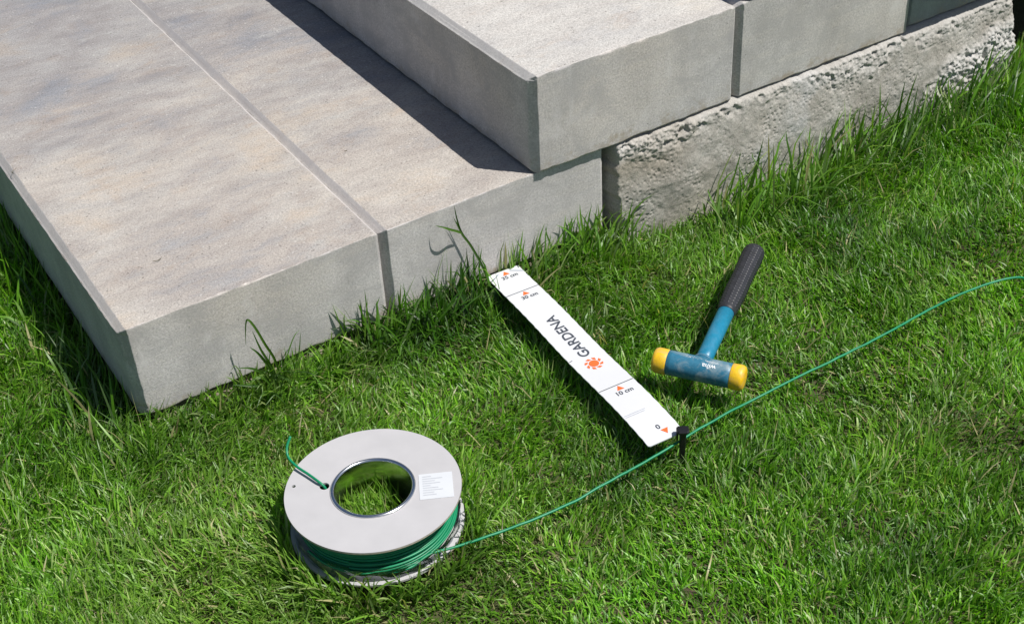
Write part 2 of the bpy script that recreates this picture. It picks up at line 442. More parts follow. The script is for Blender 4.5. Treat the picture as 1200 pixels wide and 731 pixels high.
# closing skin: sides and back
n0, n1 = X.shape
V = np.stack([X, y, Z], -1).reshape(-1, 3)
idx = np.arange(n0 * n1).reshape(n0, n1)
F = np.stack([idx[:-1, :-1], idx[1:, :-1], idx[1:, 1:], idx[:-1, 1:]], -1).reshape(-1, 4)
rim = np.concatenate([idx[:, 0], idx[-1, 1:], idx[-2::-1, -1], idx[0, -2:0:-1]])
B = V[rim].copy(); B[:, 1] = .16
b0 = len(V); V = np.vstack([V, B]); k = len(rim); j = np.arange(k); j2 = (j + 1) % k
F = np.vstack([F, np.stack([rim[j2], rim[j], b0 + j, b0 + j2], -1)])
mort = np.concatenate([mort.ravel(), np.zeros(k)])
m = NT('lean_concrete'); tc = m.n('ShaderNodeTexCoord').outputs['Object']
a = m.n('ShaderNodeAttribute', attribute_name='mortar').outputs['Fac']
c1 = m.ramp(m.noise(tc, 14, 6, .65, .3), [(.3, (.29, .268, .235)), (.5, (.385, .365, .33)), (.7, (.46, .445, .415))])
c1 = m.mix(m.ramp(m.noise(tc, 5, 3), [(.5, (0, 0, 0)), (.68, (.8, .8, .8))]), c1, (.37, .325, .265))
c1 = m.mix(m.ramp(m.noise(m.mapping(tc, loc=(4, 1, 0)), 7, 4), [(.56, (0, 0, 0)), (.66, (.8, .8, .8))]), c1, (.53, .53, .53))
c1 = m.mix(1.0, c1, m.ramp(m.noise(tc, 520, 3, .7), [(.3, (.62, .61, .60)), (.5, (1, 1, 1)), (.7, (1.2, 1.2, 1.2))]), 'MULTIPLY')
c2 = m.ramp(m.noise(tc, 240, 5, .7), [(.3, (.40, .38, .35)), (.5, (.52, .505, .485)), (.7, (.61, .60, .58))])
m.col(m.mix(a, c1, c2)); m.set(Roughness=.93); m.b.inputs['Specular IOR Level'].default_value = .2
m.bump(m.noise(tc, 360, 7, .8), .6, .0022)
fo = npmesh('concrete_footing', V, F, m.m, attrs={'mortar': mort})
tag(fo, 'rough lean-concrete footing with squeezed mortar below the second row of blocks', 'footing')
bpy.context.view_layer.update()
# earth core behind the footing that carries the upper rows
cv = [(x_, y_, z_) for x_ in (.612, 1.66) for y_ in (.165, 1.17) for z_ in (-.06, R2 - .0008)]
cf = [(0, 1, 3, 2), (4, 6, 7, 5), (0, 4, 5, 1), (2, 3, 7, 6), (0, 2, 6, 4), (1, 5, 7, 3)]
tag(pymesh('gravel_fill', cv, cf, bpy.data.materials['soil']), kind='structure')

# ------------------------------------------------------------------ cable spool
SPX, SPY, SR = .1366, -.2632, .0838
SZ0, SZ1 = -.0135, .0300
zax = Vector((.006, .012, 1)).normalized(); xax = Vector((1, 0, -.006)).normalized(); yax = zax.cross(xax).normalized(); xax = yax.cross(zax)
spool_mat = Matrix(((xax.x, yax.x, zax.x, SPX), (xax.y, yax.y, zax.y, SPY), (xax.z, yax.z, zax.z, SZ0), (0, 0, 0, 1)))
SPM = np.array(spool_mat)
HSP = SZ1 - SZ0
sp = empty('cable_spool', (0, 0, 0), spool_mat)
tag(sp, 'round grey cardboard spool wound with green wire, lying on the grass', 'spool')
card = plain('grey_card', (.45, .443, .455), .62, var=.045, scale=35, bump=.15, bscale=1500)
edge_m = plain('card_edge', (.42, .37, .31), .8, var=.2, scale=300)
green = plain('green_wire', (.003, .215, .095), .42, var=.12, scale=90)
tin = plain('tinplate', (.74, .75, .76), .2, 1.0, var=.05, scale=40)
paper = plain('label_paper', (.58, .60, .63), .5, var=.02)

def flat_curve_mesh(loops, thick, name):
    """filled 2D outline with holes, given thickness"""
    cu = bpy.data.curves.new(name, 'CURVE'); cu.dimensions = '2D'; cu.fill_mode = 'BOTH'; cu.extrude = thick / 2
    for L in loops:
        s_ = cu.splines.new('POLY'); s_.points.add(len(L) - 1); s_.use_cyclic_u = True
        for p_, (a_, b_) in zip(s_.points, L): p_.co = (a_, b_, 0, 1)
    o = bpy.data.objects.new(name, cu); COL.objects.link(o)
    dg = bpy.context.evaluated_depsgraph_get(); dg.update()
    me = bpy.data.meshes.new_from_object(o.evaluated_get(dg))
    bpy.data.objects.remove(o, do_unlink=True); bpy.data.curves.remove(cu)
    return me
def ring(r, n=128, c=(0, 0)): return [(c[0] + r * math.cos(2 * math.pi * i / n), c[1] + r * math.sin(2 * math.pi * i / n)) for i in range(n)]
HOLE = (-.0367, .0289)
me = flat_curve_mesh([ring(SR, 160), ring(.0394, 96), ring(.0047, 28, HOLE), ring(.0019, 16, (-.0607, .0461))], .0022, 'top_flange')
me.transform(Matrix.Translation((0, 0, HSP)))
tf = link_mesh('top_flange', me, card, sp)
me = flat_curve_mesh([ring(SR, 160), ring(.0400, 96)], .0022, 'bottom_flange')
me.transform(Matrix.Translation((0, 0, .0011)))
link_mesh('bottom_flange', me, card, sp)
# brown cut rim of the boards
for zc, par in ((HSP, tf),):
    V, F = lathe([(SR + .0002, zc - .00095), (SR + .0002, zc + .0009)], 160)
    pymesh('board_rim', V, F, edge_m, par, True)
# metal core tube with a rolled rim
V, F = lathe([(.0366, .0), (.0366, HSP + .0008), (.0369, HSP + .0020), (.0377, HSP + .0029), (.0389, HSP + .0031), (.0400, HSP + .0027), (.0406, HSP + .0019),
              (.0405, HSP + .00125), (.0392, HSP + .0012), (.0382, HSP - .002), (.0378, .0)], 128, True)
core = pymesh('core_tube', V, F, tin, sp, True)
# wound wire: an inner body of tight turns and a looser outer layer
WR = .00135
V = []; F = []
nturn = 14
parts = []
th = np.linspace(0, 2 * math.pi * nturn, nturn * 88)
zz = .0032 + WR + (HSP - .0044 - 2 * WR) * th / th[-1]
rr = .0700 + .0009 * np.sin(th * 1.37) + .0007 * np.sin(th * .31 + 1)
parts.append(tube(np.stack([rr * np.cos(th), rr * np.sin(th), zz], -1), WR, 6))
th2 = np.linspace(0, 2 * math.pi * 9, 9 * 88)
zz2 = HSP - .0036 - (HSP - .016) * th2 / th2[-1] + .0011 * np.sin(th2 + 2.2)
rr2 = .0725 + .0007 * np.sin(th2 * 1.21 + .4)
parts.append(tube(np.stack([rr2 * np.cos(th2), rr2 * np.sin(th2), zz2], -1), WR, 6))
# slack turns that fan out on one side
for q, (ph, za, zb) in enumerate([(-.45, .020, .031), (-.55, .015, .029), (-.35, .012, .026), (-.5, .009, .022)]):
    t3 = np.linspace(-2.4, 1.0, 70)
    f3 = 1 / (1 + np.exp(-(t3 - ph) * 3.2))
    r3 = .0750 + .0004 * q + .0006 * np.sin(t3 * 3 + q)
    parts.append(tube(np.stack([r3 * np.cos(t3), r3 * np.sin(t3), za + (zb - za) * f3], -1), WR, 6))
V, F = merge(*parts)
wnd = pymesh('wire_winding', V, F, green, sp, True)
# solid green heart so that no light leaks between turns
V, F = lathe([(.0397, .0028), (.0692, .0028), (.0692, HSP - .006), (.064, HSP - .014), (.0397, HSP - .014)], 96, True)
pymesh('winding_core', V, F, green, wnd, True)
# clear plastic film left round the lower part
fm = NT('clear_film'); tb = fm.n('ShaderNodeBsdfTransparent'); gb = fm.n('ShaderNodeBsdfGlossy'); gb.inputs['Roughness'].default_value = .13
gb.inputs['Color'].default_value = (.9, .95, 1, 1)
mx = fm.n('ShaderNodeMixShader'); fr = fm.n('ShaderNodeFresnel'); fr.inputs['IOR'].default_value = 1.5
tcf = fm.n('ShaderNodeTexCoord').outputs['Object']
bp = fm.n('ShaderNodeBump'); bp.inputs['Strength'].default_value = .25; bp.inputs['Distance'].default_value = .002
fm.l(fm.noise(fm.mapping(tcf, scale=(1, 1, 3)), 70, 3), bp.inputs['Height'])
fm.l(bp.outputs[0], gb.inputs['Normal']); fm.l(bp.outputs[0], fr.inputs['Normal'])
fm.l(fm.math('ADD', fm.math('MULTIPLY', fr.outputs[0], 1.4), .05, True), mx.inputs[0]); fm.l(tb.outputs[0], mx.inputs[1]); fm.l(gb.outputs[0], mx.inputs[2])
fm.l(mx.outputs[0], fm.out.inputs['Surface'])
ang = np.linspace(-3.5, 1.25, 150); nzf = 8
V = []; F = []
for i, a_ in enumerate(ang):
    topz = .0150 + .0025 * math.sin(a_ * 2.1) + .0012 * math.sin(a_ * 9)
    for jz in range(nzf):
        z_ = .0023 + (topz - .0023) * jz / (nzf - 1)
        r_ = .0797 + .0007 * math.sin(a_ * 7 + jz * .8) + .0004 * math.sin(a_ * 23 + jz)
        V.append((r_ * math.cos(a_), r_ * math.sin(a_), z_))
for i in range(len(ang) - 1):
    for jz in range(nzf - 1):
        b_ = i * nzf + jz; F.append((b_, b_ + nzf, b_ + nzf + 1, b_ + 1))
pymesh('plastic_film', V, F, fm.m, sp, True)
# paper sticker with faint print
q = np.array([(.0443, -.0076), (.0727, -.0222), (.0555, -.0560), (.0279, -.0440)])
ctr = q.mean(0); e1 = q[1] - q[0]; e1 /= np.linalg.norm(e1); e2 = np.array([e1[1], -e1[0]])
zt = HSP + .0011
def quad3(c_, u, v_, hw, hh, z_): return [tuple(c_ + u * sx * hw + v_ * sy * hh) + (z_,) for sx, sy in ((-1, -1), (1, -1), (1, 1), (-1, 1))]
V = quad3(ctr, e1, e2, .0160, .0172, zt + .0001) + quad3(ctr, e1, e2, .0160, .0172, zt + .0004)
st = pymesh('paper_label', V, [(3, 2, 1, 0), (4, 5, 6, 7), (0, 1, 5, 4), (1, 2, 6, 5), (2, 3, 7, 6), (3, 0, 4, 7)], paper, tf)
ink = plain('faint_ink', (.44, .46, .50), .6)
V = []; F = []
for i in range(9):
    wd = (.4, .9, .55, .8, .35, .7, .9, .5, .6)[i] * .0105
    c_ = ctr + e2 * (-.0132 + .0031 * i) + e1 * (-.0125 + wd)
    b_ = len(V); V += quad3(c_, e1, e2, wd, .00045, zt + .0006); F.append((b_, b_ + 1, b_ + 2, b_ + 3))
pymesh('label_print', V, F, ink, st)
# wire end poking up through the flange
pw = [(-.0350, .0245, HSP - .010), (-.0372, .0283, HSP + .001), (-.0398, .0340, HSP + .0045), (-.0435, .0480, HSP + .0055),
      (-.0480, .0640, HSP + .0060), (-.0500, .0780, HSP + .0085), (-.0470, .0860, HSP + .0140), (-.0400, .0905, HSP + .0215)]
V, F = tube(catmull(pw, 8), WR, 8); pymesh('wire_end', V, F, green, sp, True)

# ------------------------------------------------------------------ wire running along the lawn
def spw(r_, a_, z_):
    return tuple((SPM @ np.array([r_ * math.cos(a_), r_ * math.sin(a_), z_, 1]))[:3])
wp = [spw(.0785, a_, .0165 - .0012 * i) for i, a_ in enumerate(np.radians(np.arange(-172, -93, 13)))]
wp += [(.152, -.3400, -.0005), (.178, -.3450, -.002), (.2329, -.3550, -.002), (.2892, -.3590, -.003), (.3516, -.3565, -.003), (.4117, -.3530, -.003), (.4478, -.3495, -.003),
       (.499, -.3462, -.003), (.557, -.3450, -.0035), (.6151, -.3460, -.003), (.6761, -.3460, -.0035), (.7392, -.3460, -.003), (.808, -.3425, -.0035), (.8722, -.3455, -.004),
       (.9179, -.3575, -.006), (.930, -.362, -.016), (.938, -.366, -.034)]
wpath = catmull(wp, 10)
wpath[:, 2] += np.where(wpath[:, 0] > .2, .0022 * (fbm(wpath[:, 0] * 40, wpath[:, 0] * 0, 3, 77) - .5), 0)
wpath[:, 1] += np.where(wpath[:, 0] > .2, .0028 * (fbm(wpath[:, 0] * 26, wpath[:, 0] * 0, 3, 78) - .5), 0)
V, F = tube(wpath, WR, 8)
o = pymesh('boundary_wire', V, F, green, None, True)
tag(o, 'thin green wire running from the spool across the lawn', 'wire')

# ------------------------------------------------------------------ ruler
RB = np.array([.4190, -.3495]); RT = np.array([.4440, -.0045])
RL = np.linalg.norm(RT - RB); rs = (RT - RB) / RL; rt = np.array([rs[1], -rs[0]])   # rt points to the +x edge
RW = .0212
def rz(s_, t_):
    return .0058 + .0022 * math.sin(s_ * 14 + .5) + .0014 * math.sin(s_ * 31) - .004 * (s_ / RL) * 0 + t_ * .02
def rp(s_, t_, dz=0.0):
    p_ = RB + rs * s_ + rt * t_
    return (p_[0], p_[1], rz(s_, t_) + dz)
ruler_root = empty('distance_ruler', rp(RL / 2, 0))
rb = np.array(ruler_root.location)
def rpl(s_, t_, dz=0.0): return tuple(np.array(rp(s_, t_, dz)) - rb)
tag(ruler_root, 'white plastic distance ruler with orange arrows laid from the block to the wire', 'ruler')
white = plain('white_plastic', (.62, .63, .655), .5, var=.015, scale=20)
ss = np.concatenate([np.linspace(0, .0035, 5), np.linspace(.006, RL - .004, 60), np.linspace(RL - .003, RL, 4)])
V = []; F = []
NTc = 9
def half(s_, side):
    wv = RW
    if side < 0: wv -= .0020 * (1 - math.sqrt(max(0, 1 - (1 - min(1, s_ / .0020)) ** 2)))
    else: wv -= max(0, .0075 - s_) * .4
    wv -= max(0, s_ - (RL - .0015)) * .6
    return wv + .00025 * math.sin(s_ * 420)
for s_ in ss:
    for i in range(NTc):
        f_ = i / (NTc - 1)
        t_ = -half(s_, -1) + (half(s_, -1) + half(s_, 1)) * f_
        V.append(rpl(s_, t_))
nb = len(V)
V += [(a_, b_, c_ - .0011) for a_, b_, c_ in V]
for i in range(len(ss) - 1):
    for jj in range(NTc - 1):
        b_ = i * NTc + jj; F.append((b_, b_ + 1, b_ + NTc + 1, b_ + NTc)); F.append((nb + b_, nb + b_ + NTc, nb + b_ + NTc + 1, nb + b_ + 1))
rimi = [jj for jj in range(NTc)] + [i * NTc + NTc - 1 for i in range(1, len(ss))] + [(len(ss) - 1) * NTc + jj for jj in range(NTc - 2, -1, -1)] + [i * NTc for i in range(len(ss) - 2, 0, -1)]
for i in range(len(rimi)):
    a_, b_ = rimi[i], rimi[(i + 1) % len(rimi)]; F.append((b_, a_, nb + a_, nb + b_))
pl = pymesh('ruler_strip', V, F, white, ruler_root)
black_ink = plain('dark_ink', (.055, .065, .085), .45)
grey_ink = plain('grey_ink', (.33, .36, .42), .45)
blue_ink = plain('blue_grey_ink', (.13, .20, .33), .45)
orange = plain('orange_ink', (.86, .15, .035), .45, var=.03)

def text_verts(s_):
    cu = bpy.data.curves.new('t', 'FONT'); cu.body = s_; cu.size = 1; cu.resolution_u = 4; cu.offset = .018
    o_ = bpy.data.objects.new('t', cu); COL.objects.link(o_)
    dg = bpy.context.evaluated_depsgraph_get(); dg.update()
    me_ = bpy.data.meshes.new_from_object(o_.evaluated_get(dg))
    bpy.data.objects.remove(o_, do_unlink=True); bpy.data.curves.remove(cu)
    P = np.array([v_.co[:2] for v_ in me_.vertices]); Fs_ = [tuple(p_.vertices) for p_ in me_.polygons]
    bpy.data.meshes.remove(me_)
    P -= P.min(0); return P, P.max(0), Fs_
PZ = .00030
def ruler_text(s_, s0, t0, width, height, along=False, mat=None):
    """along: reads towards the far end; else reads across the strip"""
    P, ext, Fs_ = text_verts(s_)
    P = P / ext
    out = []
    for a_, b_ in P:
        a_ = (a_ - .5) * width; b_ = (b_ - .5) * height
        out.append(rpl(s0 + a_, t0 - b_, PZ) if along else rpl(s0 + b_, t0 + a_, PZ))
    return pymesh('lettering', out, Fs_, mat or black_ink, pl)
def ruler_poly(name, polys, mat):
    V = []; F = []
    for P in polys:
        b_ = len(V); V += [rpl(a_, c_, PZ) for a_, c_ in P]; F.append(tuple(range(b_, b_ + len(P))))
    return pymesh(name, V, F, mat, pl)
M10, M30 = .0948, .2972
for mk in (M10, M30):
    ruler_poly('mark_line', [[(mk - .00045, -RW + .0006 + (2 * RW - .0012) * i / 8), (mk - .00045, -RW + .0006 + (2 * RW - .0012) * (i + 1) / 8),
                              (mk + .00045, -RW + .0006 + (2 * RW - .0012) * (i + 1) / 8), (mk + .00045, -RW + .0006 + (2 * RW - .0012) * i / 8)] for i in range(8)], black_ink)
def tri(s_, t_, d_): return [[(s_ + d_ * .0036, t_), (s_ - d_ * .0036, t_ - d_ * .0042), (s_ - d_ * .0036, t_ + d_ * .0042)]]
for s_, t_, d_ in ((M10 - .0052, .0005, 1), (M30 - .0052, .0005, 1), (RL - .0062, .0005, 1), (.0098, .0055, -1)):
    ruler_poly('arrow_mark', tri(s_, t_, d_), orange)
ruler_text('10 cm', M10 - .0134, .0022, .0190, .0062)
ruler_text('30 cm', M30 - .0134, .0022, .0200, .0062)
ruler_text('35 cm', RL - .0144, .0022, .0200, .0062)
ruler_text('0', .0185, .0015, .0042, .0064)
ruler_text('GARDENA', .1960, .0005, .0815, .0128, True)
# printed corner guides and fine lines
def strip(s0, t0, s1, t1, w_):
    d_ = np.array([s1 - s0, t1 - t0]); n_ = np.array([-d_[1], d_[0]]) / np.linalg.norm(d_) * w_
    return [(s0 - n_[0], t0 - n_[1]), (s1 - n_[0], t1 - n_[1]), (s1 + n_[0], t1 + n_[1]), (s0 + n_[0], t0 + n_[1])]
ruler_poly('guide_line', [strip(RL - .0040, .0075, RL - .0130, .0206, .0004)], blue_ink)
ruler_poly('guide_line', [strip(RL - .0040, -.0075, RL - .0130, -.0206, .0004)], blue_ink)
ruler_poly('fine_print', [strip(.0480, -.0195, .0478, .0050, .00022), strip(.0455, -.0195, .0453, .0030, .00022)], grey_ink)
ruler_poly('edge_tick', [strip(.1560, -.0207, .1568, -.0165, .0004)], black_ink)
# emblem: disc with eight swept petals
cs, ct = .1400, .0005
ruler_poly('emblem_disc', [[(cs + .0056 * math.cos(a_), ct + .0056 * math.sin(a_)) for a_ in np.linspace(0, 2 * math.pi, 33)[:-1]]], orange)
pet = []
for k_ in range(8):
    a_ = k_ * math.pi / 4 + .2
    P = [(.0068, -.30), (.0070, .22), (.0102, .36), (.0101, -.02)]
    pet.append([(cs + r_ * math.cos(a_ + d_), ct - r_ * math.sin(a_ + d_)) for r_, d_ in P])
for P in pet: ruler_poly('emblem_petal', [P], orange)

# ------------------------------------------------------------------ mallet
MC = np.array([.5093, -.2882, .0118]); MA = np.array([.572, -.820, 0.0]); MA /= np.linalg.norm(MA)
MH = np.array([MA[1] * -1, MA[0], -.004]); MH /= np.linalg.norm(MH); MU = np.cross(MA, MH) * -1
if MU[2] < 0: MU = -MU
mroot = empty('mallet', (0, 0, 0), Matrix(((MH[0], MA[0], MU[0], MC[0]), (MH[1], MA[1], MU[1], MC[1]), (MH[2], MA[2], MU[2], MC[2]), (0, 0, 0, 1))))
tag(mroot, 'blue soft-faced mallet with yellow caps and black rubber grip lying on the lawn', 'mallet')
# local frame: X = handle, Y = head axis (towards wire), Z = up
def worn(name, c, wear, wamt, rough=.45, scale=55):
    m_ = NT(name); t_ = m_.n('ShaderNodeTexCoord').outputs['Object']
    f_ = m_.noise(t_, scale, 7, .7, .6)
    f2_ = m_.noise(t_, scale * 5, 5, .7)
    base = m_.ramp(f2_, [(.3, tuple(x * .85 for x in c)), (.7, tuple(min(1, x * 1.12) for x in c))])
    k_ = m_.ramp(f_, [(.48, (0, 0, 0)), (.68, (wamt,) * 3)])
    m_.col(m_.mix(k_, base, wear)); m_.set(Roughness=rough); m_.bump(f2_, .25, .0006)
    return m_.m
blue_head = worn('worn_blue_paint', (.026, .155, .25), (.26, .33, .35), .9, .45, 60)
blue_tube = worn('blue_tube_paint', (.010, .19, .32), (.09, .27, .40), .35, .35)
yellow = worn('yellow_polymer', (.80, .49, .014), (.60, .36, .15), .8, .45, 80)
rubber = plain('black_rubber', (.022, .023, .029), .5, var=.25, scale=120, bump=.3)
white_ink = plain('white_print', (.75, .78, .80), .5)
HR = .0133
def yl(prof, n=48):
    V, F = lathe(prof, n, False)
    return [(v_[2] * 0 + v_[0], v_[2], v_[1]) for v_ in V], [tuple(reversed(q_)) for q_ in F]
V, F = yl([(.001, -.0345), (HR, -.0345), (HR, .0345), (.001, .0345)]); 
rings_ = np.linspace(-.0345, .0345, 14)
V, F = yl([(.001, -.0345), (HR - .0007, -.0345)] + [(HR, z_ * .985) for z_ in rings_] + [(HR - .0007, .0345), (.001, .0345)])
head = pymesh('head_barrel', V, F, blue_head, mroot, True)
for sgn in (-1, 1):
    e_ = .0490 if sgn > 0 else .0500
    pr = [(.001, .0340), (HR - .0003, .0340), (HR + .0003, .0352), (HR + .0005, .0400), (HR + .0005, e_ - .0042), (HR - .0006, e_ - .0016), (HR - .0028, e_ - .0003), (HR - .006, e_), (.0005, e_ + .0004)]
    V, F = yl([(r_, z_ * sgn) for r_, z_ in pr])
    if sgn < 0: F = [tuple(reversed(q_)) for q_ in F]
    pymesh('striking_face', V, F, yellow, mroot, True)
# handle: oval tube, slightly narrowed at the socket
def oval_sweep(secs, n=28):
    V = []; F = []
    for (x_, a_, b_, zc_) in secs:
        for i in range(n):
            t_ = 2 * math.pi * i / n; V.append((x_, a_ * math.cos(t_), zc_ + b_ * math.sin(t_)))
    for i in range(len(secs) - 1):
        for j in range(n): F.append((i * n + j, i * n + (j + 1) % n, (i + 1) * n + (j + 1) % n, (i + 1) * n + j))
    F.append(tuple(range(n - 1, -1, -1))); F.append(tuple((len(secs) - 1) * n + j for j in range(n)))
    return V, F
V, F = oval_sweep([(.004, .0092, .0080, 0), (.03, .0090, .0080, 0), (.07, .0093, .0085, 0), (.115, .0093, .0088, 0)])
hd = pymesh('handle_tube', V, F, blue_tube, mroot, True)
V, F = oval_sweep([(.0122, .0110, .0098, 0), (.0150, .0108, .0096, 0), (.0165, .0095, .0084, 0)])
pymesh('socket_collar', V, F, blue_head, mroot, True)
# grip with raised dots
ng, na = 150, 96
xs_ = np.linspace(.103, .232, ng); V = []
for i, x_ in enumerate(xs_):
    u_ = (x_ - .103) / .129
    a0 = .0103 + .0018 * min(1, u_ * 3) + .0004 * math.sin(u_ * 9)
    e_ = min(1, (1 - u_) / .045); rd = math.sqrt(max(0.02, 1 - (1 - e_) ** 2))
    fr_ = min(1, u_ / .02); rd *= .93 + .07 * fr_
    for j in range(na):
        t_ = 2 * math.pi * j / na
        dot = max(0, math.sin(x_ * 2 * math.pi / .0048)) * max(0, math.sin(t_ * 13)) ** 1
        lane = 1 if .06 < u_ < .93 else 0
        r_ = (a0 + .0011 * dot * lane) * rd
        V.append((x_, r_ * math.cos(t_), r_ * .96 * math.sin(t_)))
F = [(i * na + j, i * na + (j + 1) % na, (i + 1) * na + (j + 1) % na, (i + 1) * na + j) for i in range(ng - 1) for j in range(na)]
F += [tuple(range(na - 1, -1, -1)), tuple((ng - 1) * na + j for j in range(na))]
pymesh('rubber_grip', V, F, rubber, mroot, True)
# print on the barrel: y along the axis, angle measured up from the side away from the handle
def barrel(u_, el, dr=.0002):
    return (-(HR + dr) * math.cos(el), u_, (HR + dr) * math.sin(el))
P, ext, Fs_ = text_verts('wiha'); P = P / ext
V = [barrel(.0190 - a_ * .0150, math.radians(72) - (b_ - .0) * .0054 / HR) for a_, b_ in P]
pymesh('lettering', V, Fs_, white_ink, head)
def bar_print(u0, u1, e0, e1, seed):
    V = []; F = []; r_ = np.random.default_rng(seed); n_ = 14
    for i in range(n_):
        a_ = u0 + (u1 - u0) * i / n_; b_ = a_ + (u1 - u0) / n_ * r_.uniform(.45, .85)
        k_ = len(V); V += [barrel(a_, e0), barrel(b_, e0), barrel(b_, e1), barrel(a_, e1)]; F.append((k_, k_ + 1, k_ + 2, k_ + 3))
    pymesh('fine_print', V, F, white_ink, head)
bar_print(.006, .020, math.radians(86), math.radians(89.5), 2)
bar_print(.008, .021, math.radians(79), math.radians(82), 3)
# scuffed pale patch near the other cap
V = []; F = []; r_ = np.random.default_rng(5)
for i in range(60):
    u_ = r_.normal(-.0105, .0042); el = math.radians(r_.normal(93, 5)); l_ = r_.uniform(.0004, .0016); h_ = math.radians(r_.uniform(.8, 2.5))
    k_ = len(V); V += [barrel(u_, el, .00015), barrel(u_ + l_, el, .00015), barrel(u_ + l_ * .8, el + h_, .00015), barrel(u_ + l_ * .1, el + h_ * .8, .00015)]
    F.append((k_, k_ + 1, k_ + 2, k_ + 3))
pymesh('scuff_marks', V, F, plain('scuff_paint', (.42, .52, .58), .6), head)

# ------------------------------------------------------------------ peg that pins the wire
PEG = np.array([.4335, -.3565, 0.0])
pr_ = empty('wire_peg', (PEG[0], PEG[1], -.026), Matrix.Translation((PEG[0], PEG[1], -.026)) @ Matrix.Rotation(math.radians(-32), 4, 'Z'))
tag(pr_, 'small black plastic hook peg pushed into the lawn at the ruler end', 'peg')
blackp = plain('black_plastic', (.012, .012, .014), .32, var=.2)
def bevbox(x0, x1, y0, y1, z0, z1, b_=.0008, taper=1.0):
    V = []; 
    for (z_, k_, in_) in ((z0, taper, b_), (z0 + b_, taper, 0), (z1 - b_, 1, 0), (z1, 1, b_)):
        cx_, cy_ = (x0 + x1) / 2, (y0 + y1) / 2; hx, hy = (x1 - x0) / 2 * k_ - in_, (y1 - y0) / 2 * k_ - in_
        c_ = min(hx, hy) * .35
        for sx, sy in ((-hx + c_, -hy), (hx - c_, -hy), (hx, -hy + c_), (hx, hy - c_), (hx - c_, hy), (-hx + c_, hy), (-hx, hy - c_), (-hx, -hy + c_)):
            V.append((cx_ + sx, cy_ + sy, z_))
    F = []
    for i in range(3):
        for j in range(8): F.append((i * 8 + j, i * 8 + (j + 1) % 8, (i + 1) * 8 + (j + 1) % 8, (i + 1) * 8 + j))
    F.append(tuple(range(7, -1, -1))); F.append(tuple(24 + j for j in range(8)))
    return V, F
V, F = bevbox(-.0034, .0034, -.0026, .0026, -.05, .0395, .0006, .5); pymesh('stake', V, F, blackp, pr_)
V, F = bevbox(-.0062, .0062, -.0040, .0068, .0390, .0424, .0009); hk = pymesh('hook_head', V, F, blackp, pr_)
V, F = bevbox(-.0062, -.0040, .0026, .0064, .0250, .0392, .0006, .7); pymesh('hook_lip', V, F, blackp, hk)

# ------------------------------------------------------------------ grass
gm = NT('grass_blade')
at = gm.n('ShaderNodeAttribute', attribute_name='tint').outputs['Color']
gm.col(at); gm.set(Roughness=.44); gm.b.inputs['Specular IOR Level'].default_value = .6
tr = gm.n('ShaderNodeBsdfTranslucent'); gm.l(gm.mix(1.0, at, (1.2, 1.4, .45), 'MULTIPLY'), tr.inputs['Color'])
mx = gm.n('ShaderNodeMixShader'); mx.inputs[0].default_value = .38
gm.l(gm.b.outputs[0], mx.inputs[1]); gm.l(tr.outputs[0], mx.inputs[2]); gm.l(mx.outputs[0], gm.out.inputs['Surface'])

def blades(name, root, L, W, phi, th0, bend, tint, label=None, kind='stuff', K=4, adjust=True, tipw=.12, parent=None, origin=None):
    N = len(root)
    t = np.linspace(0, 1, K + 1)
    P = np.zeros((N, K + 1, 3)); P[:, 0, :2] = root; P[:, 0, 2] = soil(root[:, 0], root[:, 1]) - .003
    dphi = rng.normal(0, .35, N)
    for k_ in range(1, K + 1):
        tm = (k_ - .5) / K
        th = np.clip(th0 + bend * tm ** 1.2, -.2, 2.3); ph = phi + dphi * tm
        st_ = L / K
        P[:, k_, 0] = P[:, k_ - 1, 0] + st_ * np.sin(th) * np.cos(ph)
        P[:, k_, 1] = P[:, k_ - 1, 1] + st_ * np.sin(th) * np.sin(ph)
        P[:, k_, 2] = P[:, k_ - 1, 2] + st_ * np.cos(th)
    if adjust: P = collide(P)
    tw = rng.normal(0, .6, N)
    wd = np.stack([-np.sin(phi + tw), np.cos(phi + tw), rng.normal(0, .25, N)], -1); wd /= np.linalg.norm(wd, axis=1)[:, None]
    prof = np.interp(t, [0, .25, .6, .85, 1], [.62, 1, .92, .6, tipw])
    off = wd[:, None, :] * (W[:, None] * prof[None, :] / 2)[:, :, None]
    V = np.stack([P - off, P + off], 2)              # N,K+1,2,3
    if adjust:
        # keep blade edges off the wall too
        V[..., 1] = np.where((P[:, :1, 1] < 0)[..., None] & (V[..., 0] > -.001) & (V[..., 1] > wall_y(V[..., 0]) - .0015), wall_y(V[..., 0]) - .0015, V[..., 1])
    base = (np.arange(N) * (K + 1) * 2)[:, None]
    q = np.array([[2 * k_, 2 * k_ + 1, 2 * k_ + 3, 2 * k_ + 2] for k_ in range(K)])
    F = (base[:, :, None] + q[None]).reshape(-1, 4)
    grad = np.interp(t, [0, .3, 1], [1.0, 0.0, 0.0])[None, :, None]
    pale = np.array([.17, .19, .06])
    C = tint[:, None, :] * (1 - .55 * grad) + pale * .55 * grad
    C = np.repeat(C[:, :, None, :], 2, 2).reshape(-1, 3)
    Vf = V.reshape(-1, 3)
    if origin is not None: Vf = Vf - np.array(origin)
    o_ = npmesh(name, Vf, F, gm.m, parent=parent, smooth=True, attrs={'tint': C})
    if origin is not None: o_.location = origin
    if kind: tag(o_, label, None, None, kind)
    return o_

